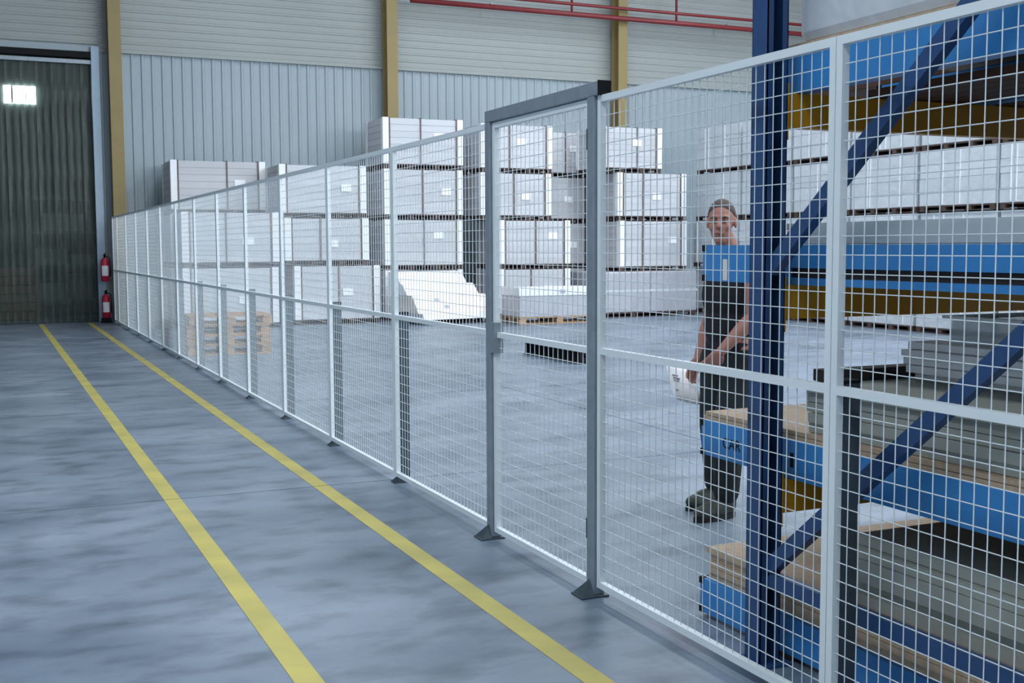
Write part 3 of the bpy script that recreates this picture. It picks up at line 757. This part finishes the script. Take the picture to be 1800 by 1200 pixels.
MB().tube([H(0.086, -0.024, -0.066), H(0.0965, -0.008, -0.064), H(0.0965, 0.008, -0.064), H(0.086, 0.024, -0.066)], [0.003, 0.0055, 0.0055, 0.003], 6).build('mouth', M_lip, per, True)
# cropped hair: skull cap
hm = MB(); n, mrow = 26, 12
for i in range(mrow+1):
    for k in range(n):
        a = 2*math.pi*k/n
        front = 0.5+0.5*math.cos(a)
        tmax = math.radians(118-62*front**1.3)
        t_ = tmax*i/mrow
        g = 1.045+random.uniform(-0.006, 0.006)-(0.035 if i == mrow else 0)
        hm.v.append(tuple(H(-0.012+0.098*g*math.sin(t_)*math.cos(a), 0.077*g*math.sin(t_)*math.sin(a), 0.03+0.099*g*math.cos(t_))))
for i in range(mrow):
    for k in range(n):
        a = i*n+k; b = i*n+(k+1) % n; hm.f.append((a, b, b+n, a+n))
hm.build('hair', M_hair, per, True)
# clothing
body2 = body
def cloth(name, prims, mt, voxel=0.009):
    m = MB()
    for p in prims:
        if p[0] == 'e': m.sphere(p[1], 1.0, 18, 12, p[2])
        else: limb(m, p[1])
    return put(name, remesh(m, voxel, 5), mt, per)
sh = [('e', (0.0, 0, 0.96), (0.13, 0.178, 0.10)), ('e', (0.012, 0, 1.10), (0.128, 0.168, 0.17)), ('e', (0.012, 0, 1.27), (0.138, 0.184, 0.185)), ('e', (-0.005, 0, 1.395), (0.11, 0.165, 0.09))]
for s_ in (1, -1): sh.append(('l', [(0.0, 0.085*s_, 1.475, 0.05), (0.0, 0.135*s_, 1.445, 0.056)]))
cloth('tank_top', sh, M_shirt)
tr_ = [('e', (0, 0, 0.94), (0.125, 0.172, 0.13)), ('e', (-0.02, 0, 0.88), (0.115, 0.155, 0.10))]
for h_, k_, a_ in ((hipL, kneeL, ankL), (hipR, kneeR, ankR)):
    tr_.append(('l', [(h_[0], h_[1], h_[2]-0.03, 0.108), (k_[0], k_[1], k_[2], 0.086), ((k_[0]+a_[0])/2-0.01, (k_[1]+a_[1])/2, 0.30, 0.083), (a_[0]-0.005, a_[1], 0.15, 0.075)]))
cloth('trousers', tr_, M_trou, 0.011)
for a_ in (ankL, ankR):
    s_ = MB(); s_.sphere((a_[0]-0.01, a_[1], 0.085), 1.0, 14, 10, (0.062, 0.05, 0.07)); s_.sphere((a_[0]+0.07, a_[1], 0.06), 1.0, 14, 10, (0.115, 0.052, 0.058)); s_.sphere((a_[0]+0.15, a_[1], 0.05), 1.0, 14, 10, (0.078, 0.052, 0.042))
    so = put('shoe', remesh(s_, 0.008, 4), M_shoe, per)
    o_ = []
    for k in range(20):
        a = 2*math.pi*k/20; o_.append((a_[0]+0.08+0.152*math.cos(a), a_[1]+0.051*math.sin(a)*(1.0 if math.cos(a) > 0 else 0.88)))
    MB().prism(o_, 'z', 0.0, 0.03).build('sole', M_sole, so)
# the sheet of paper held in the right hand
cz = rzP
wp = Matrix.Rotation(rzP, 4, 'Z') @ Vector((wrR[0]+0.035, wrR[1]-0.012, wrR[2]-0.085)) + Vector((PX, PY, 0)) + RR*-0.055 + Vector((0, 0, -0.06))
ps = thing('paper_sheet', 'white printed sheet held low in the right hand of the person', 'paper', tuple(wp), 0)
ang = -TH+0.42
pm = MB(); NX, NZ = 6, 6
for i in range(NX+1):
    for j in range(NZ+1):
        u = i/NX; v = j/NZ
        pm.v.append((-0.10+0.20*u, 0.012*math.sin(u*2.4)-0.006, 0.135-0.28*v))
for i in range(NX):
    for j in range(NZ):
        a = i*(NZ+1)+j; pm.f.append((a, a+1, a+NZ+2, a+NZ+1))
po = pm.build('sheet', M_sheetp, ps, True); sd_ = po.modifiers.new('s', 'SOLIDIFY'); sd_.thickness = 0.0012
for k, (u0, u1, z_) in enumerate(((-0.07, -0.03, 0.04), (-0.07, -0.02, 0.02), (-0.07, -0.03, 0.0), (-0.075, -0.055, -0.07))):
    B(u0, u1, -0.0085, 0.001, z_-0.002, z_+0.002).build('print_line', M_ink, ps)
ps.rotation_euler = (math.radians(-42), math.radians(13), ang)
